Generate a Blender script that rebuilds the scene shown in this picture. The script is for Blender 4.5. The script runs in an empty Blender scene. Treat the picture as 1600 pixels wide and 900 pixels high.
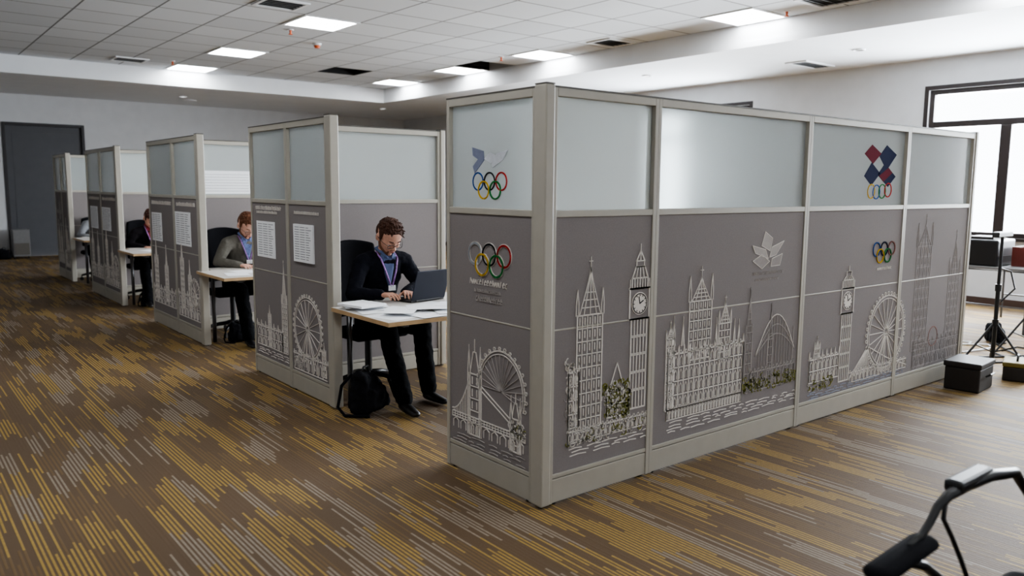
import bpy,bmesh,math,random
from mathutils import Vector,Matrix
random.seed(7)
SC=bpy.context.scene; COL=SC.collection
PI=math.pi
# ------------------------------------------------------------------ camera
CAMP=Vector((-2.504,-2.881,1.6)); FPX=1250.0
yaw=math.radians(38.7); pit=math.radians(7.2); rol=math.radians(.45)
fwd=Vector((math.sin(yaw)*math.cos(pit),math.cos(yaw)*math.cos(pit),-math.sin(pit)))
rt=Vector((math.cos(yaw),-math.sin(yaw),0)); up=rt.cross(fwd)
R_=rt*math.cos(rol)+up*math.sin(rol); U_=up*math.cos(rol)-rt*math.sin(rol)
cd=bpy.data.cameras.new('camera'); cam=bpy.data.objects.new('camera',cd); COL.objects.link(cam)
m=Matrix((R_,U_,-fwd)).transposed().to_4x4(); m.translation=CAMP; cam.matrix_world=m
cd.sensor_width=36; cd.lens=36*FPX/1600; cd.clip_start=.05; cd.clip_end=200
cd.dof.use_dof=True; cd.dof.focus_distance=5.2; cd.dof.aperture_fstop=2.0
SC.camera=cam
def ray(px,py): return fwd+R_*((px-800)/FPX)+U_*((450-py)/FPX)
# ------------------------------------------------------------------ materials
def lin(c):
    return tuple(((x/255)/12.92 if x/255<=.04045 else ((x/255+.055)/1.055)**2.4) for x in c)
def mat(name,rgb,rough=.6,metal=0,var=.06,scale=30,bump=0,spec=.5,srgb=True,emit=None,alpha=None):
    M=bpy.data.materials.new(name); M.use_nodes=True; nt=M.node_tree; b=nt.nodes['Principled BSDF']
    c=lin(rgb) if srgb else rgb
    tc=nt.nodes.new('ShaderNodeTexCoord'); n=nt.nodes.new('ShaderNodeTexNoise'); n.inputs['Scale'].default_value=scale; n.inputs['Detail'].default_value=3
    nt.links.new(tc.outputs['Object'],n.inputs['Vector'])
    r=nt.nodes.new('ShaderNodeValToRGB'); r.color_ramp.elements[0].position=.3; r.color_ramp.elements[1].position=.7
    r.color_ramp.elements[0].color=tuple(x*(1-var) for x in c)+(1,); r.color_ramp.elements[1].color=tuple(min(1,x*(1+var)) for x in c)+(1,)
    nt.links.new(n.outputs['Fac'],r.inputs['Fac']); nt.links.new(r.outputs['Color'],b.inputs['Base Color'])
    b.inputs['Roughness'].default_value=rough; b.inputs['Metallic'].default_value=metal
    b.inputs['Specular IOR Level'].default_value=spec
    if bump:
        bp=nt.nodes.new('ShaderNodeBump'); bp.inputs['Strength'].default_value=bump; bp.inputs['Distance'].default_value=.004
        nt.links.new(n.outputs['Fac'],bp.inputs['Height']); nt.links.new(bp.outputs['Normal'],b.inputs['Normal'])
    if emit:
        b.inputs['Emission Color'].default_value=lin(emit[0])+(1,); b.inputs['Emission Strength'].default_value=emit[1]
    return M
M={}
M['metal']=mat('grey_beige_powder_coat',(166,161,150),.45,0,.03,12)
M['metal_edge']=mat('dark_cap',(84,80,74),.5)
M['fabric']=mat('grey_panel_fabric',(131,125,124),.9,0,.07,260,.25,.2)
def ink(n,c,r=.85): return mat(n,c,r,0,.05,60,0,.08)
M['relief']=ink('pale_relief',(218,212,205)); M['relief_dim']=ink('faint_relief',(168,162,158)); M['ghost']=ink('ghost_relief',(152,146,143))
M['green']=ink('olive_ink',(138,138,74)); M['yellow']=ink('yellow_ink',(216,176,50))
M['blue']=ink('blue_ink',(52,92,160)); M['red']=ink('red_ink',(190,52,52)); M['black']=ink('black_ink',(36,36,40))
M['grn']=ink('green_ink',(52,130,72)); M['navy']=ink('navy_ink',(26,32,62)); M['silver']=ink('silver_ink',(190,194,200)); M['maroon']=ink('maroon_ink',(92,18,36))
M['river']=ink('blue_grey_ink',(148,154,168)); M['brick']=ink('brick_ink',(150,106,100)); M['slate']=ink('slate_blue_ink',(120,126,146))
M['wallp']=mat('wall_paint',(204,205,207),.8,0,.03,4,.05)
M['soffit']=mat('soffit_paint',(226,228,231),.8,0,.02,3)
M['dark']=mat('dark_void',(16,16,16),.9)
M['door']=mat('door_grey',(72,73,78),.5,0,.05,6); M['doorf']=mat('door_frame_dark',(40,38,40),.5)
M['winf']=mat('window_frame_dark',(42,34,32),.4)
M['base']=mat('baseboard_dark',(70,52,44),.5)
M['blackp']=mat('black_plastic',(20,20,22),.4); M['blackf']=mat('black_fabric',(18,18,22),.95,0,.2,180,.4,.15)
M['steel']=mat('grey_steel',(100,100,102),.35,.8); M['chrome']=mat('bright_steel',(170,172,176),.25,1)
M['lam']=mat('pale_laminate',(206,202,196),.4,0,.03,20); M['beech']=mat('beech_edge',(186,156,118),.5,0,.12,8)
M['paper']=mat('paper',(240,241,243),.8,0,.01); M['ink']=mat('print_grey',(120,120,128),.8)
M['lapnavy']=mat('laptop_lid',(20,26,42),.4,.2); M['key']=mat('laptop_keys',(20,20,22),.5)
M['skin']=mat('skin',(196,148,126),.55,0,.10,40); M['skin2']=mat('skin_pale',(206,160,140),.55,0,.10,40); M['stubble']=mat('stubble',(112,76,58),.8,0,.25,220,.4,.2)
M['hair1']=mat('auburn_hair',(62,38,27),.75,0,.5,160,.7,.25); M['hair2']=mat('ginger_hair',(90,56,37),.75,0,.45,160,.7,.25); M['hair3']=mat('dark_red_hair',(66,36,28),.7,0,.35,160,.5,.3); M['hair4']=mat('grey_hair',(140,130,122),.6,0,.3,160,.5)
M['cardi1']=mat('navy_black_knit',(17,18,26),.95,0,.2,220,.5,.15); M['cardi2']=mat('grey_green_knit',(104,101,94),.95,0,.18,200,.5,.2); M['cardi3']=mat('black_knit',(24,20,24),.95,0,.2,200,.4,.2); M['cardi4']=mat('pale_grey_shirt',(140,142,146),.9)
M['shirt1']=mat('blue_shirt',(78,90,122),.85); M['shirt2']=mat('check_shirt',(96,110,150),.85,0,.4,70); M['shirt3']=mat('red_shirt',(120,30,36),.85)
M['trou']=mat('black_trousers',(13,14,17),.95,0,.2,100,.3,.12); M['shoe']=mat('black_leather',(18,17,18),.4)
M['lany']=mat('lanyard_violet',(150,110,170),.6,0,.5,90); M['eye']=mat('eye_white',(225,222,218),.3); M['iris']=mat('iris',(50,40,36),.3); M['lip']=mat('lip',(160,98,88),.5)
M['orange']=mat('orange_plastic',(200,90,40),.5); M['redp']=mat('red_plastic',(96,38,30),.5); M['yellp']=mat('olive_plastic',(112,100,44),.6)
M['white']=mat('white_plastic',(225,226,228),.5); M['greybox']=mat('grey_box',(112,111,111),.6); M['darkgrey']=mat('dark_brown_plastic',(34,29,26),.6)
def emis(name,rgb,st):
    m_=bpy.data.materials.new(name); m_.use_nodes=True; nt=m_.node_tree; nt.nodes.clear()
    e=nt.nodes.new('ShaderNodeEmission'); e.inputs[0].default_value=rgb+(1,); e.inputs[1].default_value=st
    o=nt.nodes.new('ShaderNodeOutputMaterial'); nt.links.new(e.outputs[0],o.inputs[0]); return m_
M['lamp']=emis('lamp_diffuser',(.95,.975,1),28.0)
M['lamp2']=emis('downlight_glow',(.97,.98,1),8.0)
def frosted():
    m_=bpy.data.materials.new('frosted_glass'); m_.use_nodes=True; nt=m_.node_tree; nt.nodes.clear(); L=nt.links
    o=nt.nodes.new('ShaderNodeOutputMaterial')
    g=nt.nodes.new('ShaderNodeBsdfRefraction'); g.inputs['Color'].default_value=(.96,1,.99,1); g.inputs['Roughness'].default_value=.24; g.inputs['IOR'].default_value=1.12
    t=nt.nodes.new('ShaderNodeBsdfTranslucent'); t.inputs['Color'].default_value=(.95,.98,.975,1)
    d=nt.nodes.new('ShaderNodeBsdfDiffuse'); d.inputs['Color'].default_value=(.86,.91,.905,1)
    gl=nt.nodes.new('ShaderNodeBsdfGlossy'); gl.inputs['Roughness'].default_value=.12
    a=nt.nodes.new('ShaderNodeMixShader'); a.inputs[0].default_value=.22; L.new(g.outputs[0],a.inputs[1]); L.new(t.outputs[0],a.inputs[2])
    b=nt.nodes.new('ShaderNodeMixShader'); b.inputs[0].default_value=.27; L.new(a.outputs[0],b.inputs[1]); L.new(d.outputs[0],b.inputs[2])
    fr=nt.nodes.new('ShaderNodeFresnel'); fr.inputs['IOR'].default_value=1.45
    c=nt.nodes.new('ShaderNodeMixShader'); L.new(fr.outputs[0],c.inputs[0]); L.new(b.outputs[0],c.inputs[1]); L.new(gl.outputs[0],c.inputs[2])
    L.new(c.outputs[0],o.inputs[0]); return m_
M['frost']=frosted()
def clear():
    m_=bpy.data.materials.new('clear_glass'); m_.use_nodes=True; nt=m_.node_tree; nt.nodes.clear(); L=nt.links
    o=nt.nodes.new('ShaderNodeOutputMaterial'); t=nt.nodes.new('ShaderNodeBsdfTransparent'); gl=nt.nodes.new('ShaderNodeBsdfGlossy'); gl.inputs['Roughness'].default_value=.03
    c=nt.nodes.new('ShaderNodeMixShader'); c.inputs[0].default_value=.06; L.new(t.outputs[0],c.inputs[1]); L.new(gl.outputs[0],c.inputs[2]); L.new(c.outputs[0],o.inputs[0]); return m_
M['clear']=clear()
class G:
    def __init__(s,name):
        s.m=bpy.data.materials.new(name); s.m.use_nodes=True; s.nt=s.m.node_tree; s.b=s.nt.nodes['Principled BSDF']
        tc=s.nt.nodes.new('ShaderNodeTexCoord'); sp=s.nt.nodes.new('ShaderNodeSeparateXYZ'); s.co=tc.outputs['Object']; s.nt.links.new(s.co,sp.inputs[0]); s.x,s.y,s.z=sp.outputs
    def put(s,sock,v):
        if isinstance(v,(int,float)): sock.default_value=v
        else: s.nt.links.new(v,sock)
    def ma(s,op,a,b=0,c=0):
        n=s.nt.nodes.new('ShaderNodeMath'); n.operation=op; s.put(n.inputs[0],a); s.put(n.inputs[1],b); s.put(n.inputs[2],c); return n.outputs[0]
    def vec(s,a,b,c=0):
        n=s.nt.nodes.new('ShaderNodeCombineXYZ'); s.put(n.inputs[0],a); s.put(n.inputs[1],b); s.put(n.inputs[2],c); return n.outputs[0]
    def wn(s,a,b,c=0):
        n=s.nt.nodes.new('ShaderNodeTexWhiteNoise'); n.noise_dimensions='3D'; s.nt.links.new(s.vec(a,b,c),n.inputs[0]); return n.outputs['Value']
    def noise(s,scale,det=2,v=None):
        n=s.nt.nodes.new('ShaderNodeTexNoise'); n.inputs['Scale'].default_value=scale; n.inputs['Detail'].default_value=det; s.nt.links.new(v or s.co,n.inputs['Vector']); return n.outputs['Fac']
    def mix(s,f,a,b):
        n=s.nt.nodes.new('ShaderNodeMix'); n.data_type='RGBA'; s.put(n.inputs[0],f)
        for i,v in ((6,a),(7,b)):
            if isinstance(v,tuple): n.inputs[i].default_value=v+(1,)
            else: s.nt.links.new(v,n.inputs[i])
        return n.outputs[2]
def carpet():
    g=G('striped_carpet')
    u,v=g.x,g.y
    LN=.0205
    lane=g.ma('FLOOR',g.ma('DIVIDE',u,LN)); fr=g.ma('FRACT',g.ma('DIVIDE',u,LN))
    cl=g.ma('FLOOR',g.ma('DIVIDE',lane,5.0))
    jit=g.ma('MULTIPLY',g.wn(lane,1.7,2.0),.24)
    cell=g.ma('FLOOR',g.ma('ADD',g.ma('DIVIDE',g.ma('ADD',v,jit),.40),g.ma('MULTIPLY',g.wn(cl,9.1,1.0),7.0)))
    pick=g.wn(cl,cell,1.0)
    lp=g.wn(lane,cell,5.5)
    prof=g.ma('SUBTRACT',1,g.ma('MULTIPLY',g.ma('ABSOLUTE',g.ma('SUBTRACT',fr,.5)),2.0))
    n=g.nt.nodes.new('ShaderNodeMapRange'); n.interpolation_type='SMOOTHSTEP'; g.put(n.inputs[0],prof); n.inputs[1].default_value=.34; n.inputs[2].default_value=.66; line=n.outputs[0]
    line=g.ma('MULTIPLY',line,g.ma('LESS_THAN',lp,.76))
    wob=g.noise(45,2); fine=g.noise(420,2)
    line=g.ma('MULTIPLY',line,g.ma('ADD',.36,g.ma('MULTIPLY',wob,.70)))
    gold=g.ma('MULTIPLY',line,g.ma('LESS_THAN',pick,.40))
    pale=g.ma('MULTIPLY',line,g.ma('MULTIPLY',g.ma('GREATER_THAN',pick,.40),g.ma('LESS_THAN',pick,.60)))
    c=g.mix(fine,lin((82,66,50)),lin((108,88,66)))
    c=g.mix(g.ma('MULTIPLY',g.ma('LESS_THAN',g.ma('ABSOLUTE',g.ma('SUBTRACT',pick,.72)),.12),g.ma('MULTIPLY',line,.35)),c,lin((142,114,66)))
    c=g.mix(gold,c,lin((176,146,76))); c=g.mix(g.ma('MULTIPLY',pale,.8),c,lin((164,154,140)))
    g.nt.links.new(c,g.b.inputs['Base Color']); g.b.inputs['Roughness'].default_value=.66; g.b.inputs['Specular IOR Level'].default_value=.28
    bp=g.nt.nodes.new('ShaderNodeBump'); bp.inputs['Strength'].default_value=.4; bp.inputs['Distance'].default_value=.004
    h=g.ma('ADD',fine,g.ma('MULTIPLY',line,.6)); g.nt.links.new(h,bp.inputs['Height']); g.nt.links.new(bp.outputs[0],g.b.inputs['Normal'])
    return g.m
M['carpet']=carpet()
def tiles():
    g=G('ceiling_tiles')
    a=g.ma('FRACT',g.ma('DIVIDE',g.ma('SUBTRACT',g.x,6.9-16),.8)); b=g.ma('FRACT',g.ma('DIVIDE',g.ma('SUBTRACT',g.y,13.6-24),.8))
    e=g.ma('MINIMUM',g.ma('MINIMUM',a,g.ma('SUBTRACT',1,a)),g.ma('MINIMUM',b,g.ma('SUBTRACT',1,b)))
    seam=g.ma('LESS_THAN',e,.015)
    tv=g.wn(g.ma('FLOOR',g.ma('DIVIDE',g.ma('SUBTRACT',g.x,6.9-16),.8)),g.ma('FLOOR',g.ma('DIVIDE',g.ma('SUBTRACT',g.y,13.6-24),.8)))
    c=g.mix(tv,lin((204,207,211)),lin((217,220,224))); c=g.mix(seam,c,lin((116,116,118)))
    g.nt.links.new(c,g.b.inputs['Base Color']); g.b.inputs['Roughness'].default_value=.85
    return g.m
M['tiles']=tiles()
# ------------------------------------------------------------------ mesh builder
def ellpts(c,r,n=10):
    if isinstance(r,(int,float)): r=(r,r,r)
    out=[]
    for i in range(1,n):
        th=PI*i/n
        for j in range(2*n):
            ph=PI*j/n; out.append(Vector((c[0]+r[0]*math.sin(th)*math.cos(ph),c[1]+r[1]*math.sin(th)*math.sin(ph),c[2]+r[2]*math.cos(th))))
    out.append(Vector((c[0],c[1],c[2]+r[2]))); out.append(Vector((c[0],c[1],c[2]-r[2])))
    return out
class MB:
    def __init__(s): s.v=[];s.f=[];s.mm=[];s.mi=0;s.M=Matrix()
    def add(s,vs,fs):
        b=len(s.v); s.v+=[s.M@Vector(q) for q in vs]; s.f+=[tuple(i+b for i in f) for f in fs]; s.mm+=[s.mi]*len(fs); return s
    def box(s,c,d,rot=None):
        x,y,z=d[0]/2,d[1]/2,d[2]/2; vs=[Vector((a*x,b*y,e*z)) for e in(-1,1) for b in(-1,1) for a in(-1,1)]
        if rot is not None: vs=[rot@q for q in vs]
        return s.add([q+Vector(c) for q in vs],[(0,2,3,1),(4,5,7,6),(0,1,5,4),(2,6,7,3),(0,4,6,2),(1,3,7,5)])
    def bb(s,x0,x1,y0,y1,z0,z1): return s.box(((x0+x1)/2,(y0+y1)/2,(z0+z1)/2),(abs(x1-x0),abs(y1-y0),abs(z1-z0)))
    def tube(s,pts,r,n=8,closed=False):
        pts=[Vector(p) for p in pts]; rs=r if isinstance(r,(list,tuple)) else [r]*len(pts); vs=[];fs=[];prev=None
        for i,p in enumerate(pts):
            a=pts[i-1] if (i>0 or closed) else p; b=pts[(i+1)%len(pts)] if (i<len(pts)-1 or closed) else p
            t=(b-a).normalized()
            if prev is None:
                k=Vector((0,0,1)) if abs(t.z)<.9 else Vector((1,0,0)); u=t.cross(k).normalized()
            else: u=(prev-t*prev.dot(t)).normalized()
            prev=u; w=t.cross(u)
            for j in range(n):
                an=2*PI*j/n; vs.append(p+(u*math.cos(an)+w*math.sin(an))*rs[i])
        m_=len(pts)
        for i in range(m_ if closed else m_-1):
            for j in range(n):
                a=i*n+j;b=i*n+(j+1)%n;i2=(i+1)%m_;fs.append((a,b,i2*n+(j+1)%n,i2*n+j))
        if not closed: fs.append(tuple(reversed(range(n)))); fs.append(tuple(range((m_-1)*n,m_*n)))
        return s.add(vs,fs)
    def cyl(s,a,b,r,r2=None,n=16): return s.tube([a,b],[r,r if r2 is None else r2],n)
    def ell(s,c,r,n=10): return s.hull([(c,r)],n)
    def hull(s,es,n=8):
        pts=[]
        for c,r in es: pts+=ellpts(c,r,n)
        bm=bmesh.new(); 
        for p in pts: bm.verts.new(p)
        bmesh.ops.convex_hull(bm,input=list(bm.verts),use_existing_faces=False)
        vs=[v for v in bm.verts if v.link_faces]; ix={v:i for i,v in enumerate(vs)}
        s.add([v.co.copy() for v in vs],[tuple(ix[v] for v in f.verts) for f in bm.faces]); bm.free(); return s
    def prism(s,poly,z0,z1,top=None):
        n=len(poly); vs=[(x,y,z0) for x,y in poly]+[(x,y,z1) for x,y in poly]
        s.add(vs,[tuple(reversed(range(n)))]+[(i,(i+1)%n,n+(i+1)%n,n+i) for i in range(n)])
        if top is not None: o=s.mi; s.mi=top
        b=len(s.v)-2*n; s.f.append(tuple(range(b+n,b+2*n))); s.mm.append(s.mi)
        if top is not None: s.mi=o
        return s
    def mesh(s,name,mats,smooth=False):
        me=bpy.data.meshes.new(name); me.from_pydata([tuple(q) for q in s.v],[],s.f)
        for m_ in (mats if isinstance(mats,list) else [mats]): me.materials.append(m_)
        me.polygons.foreach_set('material_index',s.mm)
        if smooth: me.polygons.foreach_set('use_smooth',[True]*len(me.polygons))
        me.update(); return me
    def build(s,name,mats,parent=None,bevel=0,smooth=False,seg=2):
        o=bpy.data.objects.new(name,s.mesh(name,mats,smooth)); COL.objects.link(o)
        if parent: o.parent=parent
        if bevel:
            b=o.modifiers.new('bevel','BEVEL'); b.width=bevel; b.segments=seg; b.limit_method='ANGLE'; b.harden_normals=False
        return o
    def organic(s,name,mt,parent=None,vox=.006,sm=4,disp=0,dsz=.1):
        me=s.mesh(name+'_t',mt); o=bpy.data.objects.new('tmp',me); COL.objects.link(o)
        r=o.modifiers.new('r','REMESH'); r.mode='VOXEL'; r.voxel_size=vox; r.use_smooth_shade=True
        q=o.modifiers.new('s','SMOOTH'); q.factor=.5; q.iterations=sm
        if disp:
            t=bpy.data.textures.new('folds','CLOUDS'); t.noise_scale=dsz; d=o.modifiers.new('d','DISPLACE'); d.texture=t; d.strength=disp; d.mid_level=.5
        dg=bpy.context.evaluated_depsgraph_get(); me2=bpy.data.meshes.new_from_object(o.evaluated_get(dg))
        me2.name=name; bpy.data.objects.remove(o); me2.materials.clear(); me2.materials.append(mt)
        me2.polygons.foreach_set('use_smooth',[True]*len(me2.polygons)); me2.polygons.foreach_set('material_index',[0]*len(me2.polygons))
        o2=bpy.data.objects.new(name,me2); COL.objects.link(o2)
        if parent: o2.parent=parent
        return o2
def tag(o,label,cat,group=None,kind=None):
    o['label']=label; o['category']=cat
    if group: o['group']=group
    if kind: o['kind']=kind
    return o
def thing(name,label,cat,loc=(0,0,0),rz=0,group=None):
    o=bpy.data.objects.new(name,None); COL.objects.link(o); o.location=loc; o.rotation_euler=(0,0,rz); o.empty_display_size=.1
    return tag(o,label,cat,group)
def struct(o): o['kind']='structure'; return o
# ------------------------------------------------------------------ room
X0,X1,Y0,Y1=-8.0,9.75,-6.0,17.5; ZS=3.5; ZC=3.8; RX=6.9; RY=13.6
struct(MB().bb(X0,X1,Y0,Y1,-.1,0).build('floor',M['carpet']))
lights=[(2.5,13.2),(2.5,10.8),(2.5,7.6),(2.5,4.4),(2.5,1.2),(6.5,12.4),(6.5,10.0),(6.5,7.6),(6.5,3.6),(6.5,.4),(-1.5,4.4),(-1.5,.4),(-1.5,-3.6),(2.5,-2.8),(6.5,-2.8)]  # panels without an entry in names are unseen, added to brighten the near side
holes=[(4.9,11.6),(6.5,9.2)]
cellset={(round((x-.4-6.9)/.8),round((y-.4-13.6)/.8)) for x,y in lights+holes}
mb=MB()
ix0=int(-(6.9-X0)//.8)-0; iy0=int(-(13.6-Y0)//.8)
for i in range(ix0,0):
    for j in range(iy0,0):
        if (i,j) in cellset: continue
        x=6.9+i*.8; y=13.6+j*.8; mb.add([(x,y,ZC),(x+.8,y,ZC),(x+.8,y+.8,ZC),(x,y+.8,ZC)],[(0,3,2,1)])
mb.mi=1
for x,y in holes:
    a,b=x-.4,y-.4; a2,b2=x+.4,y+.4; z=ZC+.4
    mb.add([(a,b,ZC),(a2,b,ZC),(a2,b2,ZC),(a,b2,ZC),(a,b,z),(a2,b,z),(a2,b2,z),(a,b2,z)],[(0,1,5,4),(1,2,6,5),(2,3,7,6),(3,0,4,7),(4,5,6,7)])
mb.mi=2
struct(mb.build('ceiling',[M['tiles'],M['dark'],M['soffit']]))
struct(MB().bb(X0,X1,RY,Y1,ZS,ZC+.5).build('trim_1',M['soffit']))
struct(MB().bb(RX,X1,Y0,RY,ZS,ZC+.5).build('trim_2',M['soffit']))
struct(MB().bb(RX-.02,RX,Y0,RY,ZS-.012,ZS+.06).build('trim_3',M['soffit']))
struct(MB().bb(X0,RX,RY-.02,RY,ZS-.012,ZS+.06).build('trim_4',M['soffit']))
def holed(name,axis,c0,c1,a0,a1,z0,z1,hs,m_):
    As=sorted({a0,a1}|{h[0] for h in hs}|{h[1] for h in hs}); Zs=sorted({z0,z1}|{h[2] for h in hs}|{h[3] for h in hs}); mb=MB()
    for i in range(len(As)-1):
        for j in range(len(Zs)-1):
            ca=(As[i]+As[i+1])/2; cz=(Zs[j]+Zs[j+1])/2
            if any(h[0]<ca<h[1] and h[2]<cz<h[3] for h in hs): continue
            if axis=='x': mb.bb(c0,c1,As[i],As[i+1],Zs[j],Zs[j+1])
            else: mb.bb(As[i],As[i+1],c0,c1,Zs[j],Zs[j+1])
    return struct(mb.build(name,m_))
W1=(-1.9,2.67,.95,3.05); W2=(5.75,8.1,.95,3.07); D1=(-.12,1.35,0,2.84)
holed('wall_right','x',X1,X1+.25,Y0,Y1,0,ZC,[W1,W2],M['wallp'])
holed('wall_back','y',Y1,Y1+.2,X0,X1+.25,0,ZC,[D1],M['wallp'])
struct(MB().bb(X0-.2,X0,Y0,Y1+.2,0,ZC+.1).build('wall_left',M['wallp']))
struct(MB().bb(X0-.2,X1+.25,Y0-.2,Y0,0,ZC+.1).build('wall_front',M['wallp']))
struct(MB().bb(X1-.015,X1,Y0,Y1,0,.1).build('baseboard_right',M['base']))
struct(MB().bb(X0,D1[0]-.06,Y1-.015,Y1,0,.1).bb(D1[1]+.06,X1-.02,Y1-.015,Y1,0,.1).build('baseboard_back',M['base']))
def window(n,w,mull,trans):
    y0,y1,z0,z1=w; mb=MB(); t=.07; xa,xb=X1+.04,X1+.12
    mb.bb(xa,xb,y0,y0+t,z0,z1).bb(xa,xb,y1-t,y1,z0,z1).bb(xa,xb,y0+t,y1-t,z0,z0+t).bb(xa,xb,y0+t,y1-t,z1-t,z1)
    if trans: mb.bb(xa,xb,y0+t,y1-t,trans-.045,trans+.045)
    for q in mull: mb.bb(xa-.005,xb,q-.07,q+.07,z0+t,(trans-.045) if trans else z1-t)
    o=struct(mb.build('window_%d'%n,M['winf'],bevel=.006))
    MB().bb(X1+.075,X1+.081,y0+t,y1-t,z0+t,z1-t).build('window_pane',M['clear'],o)
    MB().bb(X1-.05,X1+.05,y0-.03,y1+.03,z0-.04,z0).build('window_sill',M['winf'],o)
    MB().bb(X1-.012,X1,y1,y1+.06,z0,z1+.06).bb(X1-.012,X1,y0-.06,y0,z0,z1+.06).bb(X1-.012,X1,y0,y1,z1,z1+.06).build('window_casing',M['winf'],o)
window(1,W1,[1.62,.1,-1.0],2.55); window(2,W2,[6.9],2.55)
x0,x1,_,zt=D1
dr=struct(MB().bb(x0-.06,x0,Y1-.03,Y1+.12,0,zt+.06).bb(x1,x1+.06,Y1-.03,Y1+.12,0,zt+.06).bb(x0,x1,Y1-.03,Y1+.12,zt,zt+.06).build('door_1',M['doorf'],bevel=.004))
MB().bb(x0,x1,Y1+.04,Y1+.15,-.02,zt).build('door_leaf',M['door'],dr)
MB().bb(x0+.12,x1-.12,Y1+.034,Y1+.04,.15,zt-.15).build('door_panel',M['door'],dr,bevel=.003)
MB().cyl((x1-.1,Y1+.04,1.05),(x1-.1,Y1-.02,1.05),.012).cyl((x1-.1,Y1-.02,1.05),(x1-.22,Y1-.02,1.05),.01).build('door_handle',M['chrome'],dr)
# ---- ceiling fixtures
names={(2.5,13.2):'small far square ceiling light, furthest of the left row',(2.5,10.8):'square ceiling light in the middle of the left row',(2.5,7.6):'large bright square ceiling light, nearest of the left row',
(6.5,12.4):'square ceiling light deepest in the corner of the recess beside the missing tile',(6.5,10.0):'square ceiling light beside the dark open tile',(6.5,7.6):'square ceiling light between vent and orange sprinkler on the right row',(6.5,3.6):'glaring square ceiling light nearest on the right row beside the bulkhead'}
for x,y in lights:
    t=thing('ceiling_light',names.get((x,y),'unseen square ceiling light panel added to brighten the near part of the room'),'ceiling light',(x,y,ZC),0,'square ceiling lights')
    MB().bb(-.4,.4,-.4,-.36,-.012,.05).bb(-.4,.4,.36,.4,-.012,.05).bb(-.4,-.36,-.36,.36,-.012,.05).bb(.36,.4,-.36,.36,-.012,.05).build('light_frame',M['white'],t)
    MB().bb(-.36,.36,-.36,.36,0,.02).build('diffuser',M['lamp'],t)
def vent(x,y,z,label,w=.55,d=.5):
    t=thing('ceiling_vent',label,'vent',(x,y,z),0,'slatted ceiling vents')
    MB().bb(-w/2,w/2,-d/2,-d/2+.04,-.02,0).bb(-w/2,w/2,d/2-.04,d/2,-.02,0).bb(-w/2,-w/2+.04,-d/2+.04,d/2-.04,-.02,0).bb(w/2-.04,w/2,-d/2+.04,d/2-.04,-.02,0).build('vent_frame',M['white'],t)
    MB().bb(-w/2+.04,w/2-.04,-d/2+.04,d/2-.04,-.004,0).build('vent_backing',M['dark'],t)
    mb=MB(); n=5
    for i in range(n): mb.box((0,-d/2+.04+(i+.5)*(d-.08)/n,-.01),(w-.08,.055,.004),Matrix.Rotation(.35,3,'X'))
    mb.build('vent_slats',M['greybox'],t)
vent(1.6,6.8,ZC,'dark slatted vent at the top edge beside the nearest left ceiling light'); vent(1.3,12.8,ZC,'small dark slatted vent left of the farthest ceiling light')
vent(6.5,6.0,ZC,'slatted vent between two lights of the right row'); vent(6.4,2.3,ZC,'slatted vent at the top edge right of the glaring light',.6,.7); vent(8.9,4.1,ZS,'slatted vent on the lower bulkhead above the right wall',.8,.36)
def spr(x,y,z,label,m_,big=False):
    t=thing('smoke_detector' if big else 'sprinkler',label,'smoke detector' if big else 'sprinkler',(x,y,z))
    if big:
        MB().cyl((0,0,.01),(0,0,-.03),.07,.065).build('base',M['white'],t); MB().cyl((0,0,-.03),(0,0,-.07),.05,.04).build('sensor_cap',m_,t)
    else:
        MB().cyl((0,0,.02),(0,0,-.01),.05,.045).build('escutcheon',M['white'],t); MB().cyl((0,0,-.01),(0,0,-.06),.018,.012).cyl((0,0,-.06),(0,0,-.068),.03).build('sprinkler_head',m_,t)
spr(2.37,8.3,ZC,'orange sprinkler below the nearest left ceiling light',M['orange']); spr(3.15,9.1,ZC,'orange round smoke detector between the two rows of lights',M['orange'],True)
spr(6.6,3.05,ZC,'orange sprinkler right of the glaring light',M['orange']); spr(6.1,8.2,ZC,'orange sprinkler left of the right row lights',M['orange']); spr(1.95,12.5,ZC,'tiny orange sprinkler under the farthest left light',M['orange'])
for x,y,l,on in [(8.2,2.95,'dark round downlight on the bulkhead near the window',0),(3.0,15.5,'glowing round downlight on the far left bulkhead',1),(7.6,14.9,'small round downlight near the far room corner',1),(8.0,6.6,'faintly glowing downlight on the right bulkhead above the partition',1)]:
    t=thing('downlight',l,'ceiling light',(x,y,ZS))
    ring=MB().tube([(.075*math.cos(a*PI/12),.075*math.sin(a*PI/12),-.006) for a in range(24)],.014,6,True).build('trim_ring',M['white'],t,smooth=True)
    MB().cyl((0,0,0),(0,0,-.006),.066).build('bulb_disc',M['lamp2'] if on else M['greybox'],t)
tag(MB().cyl((3.35,16.2,ZS),(3.35,16.2,ZS-.02),.16,.15,24).build('ceiling_speaker',M['white']),'flat round speaker on the far bulkhead beside a downlight','speaker')
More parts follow.
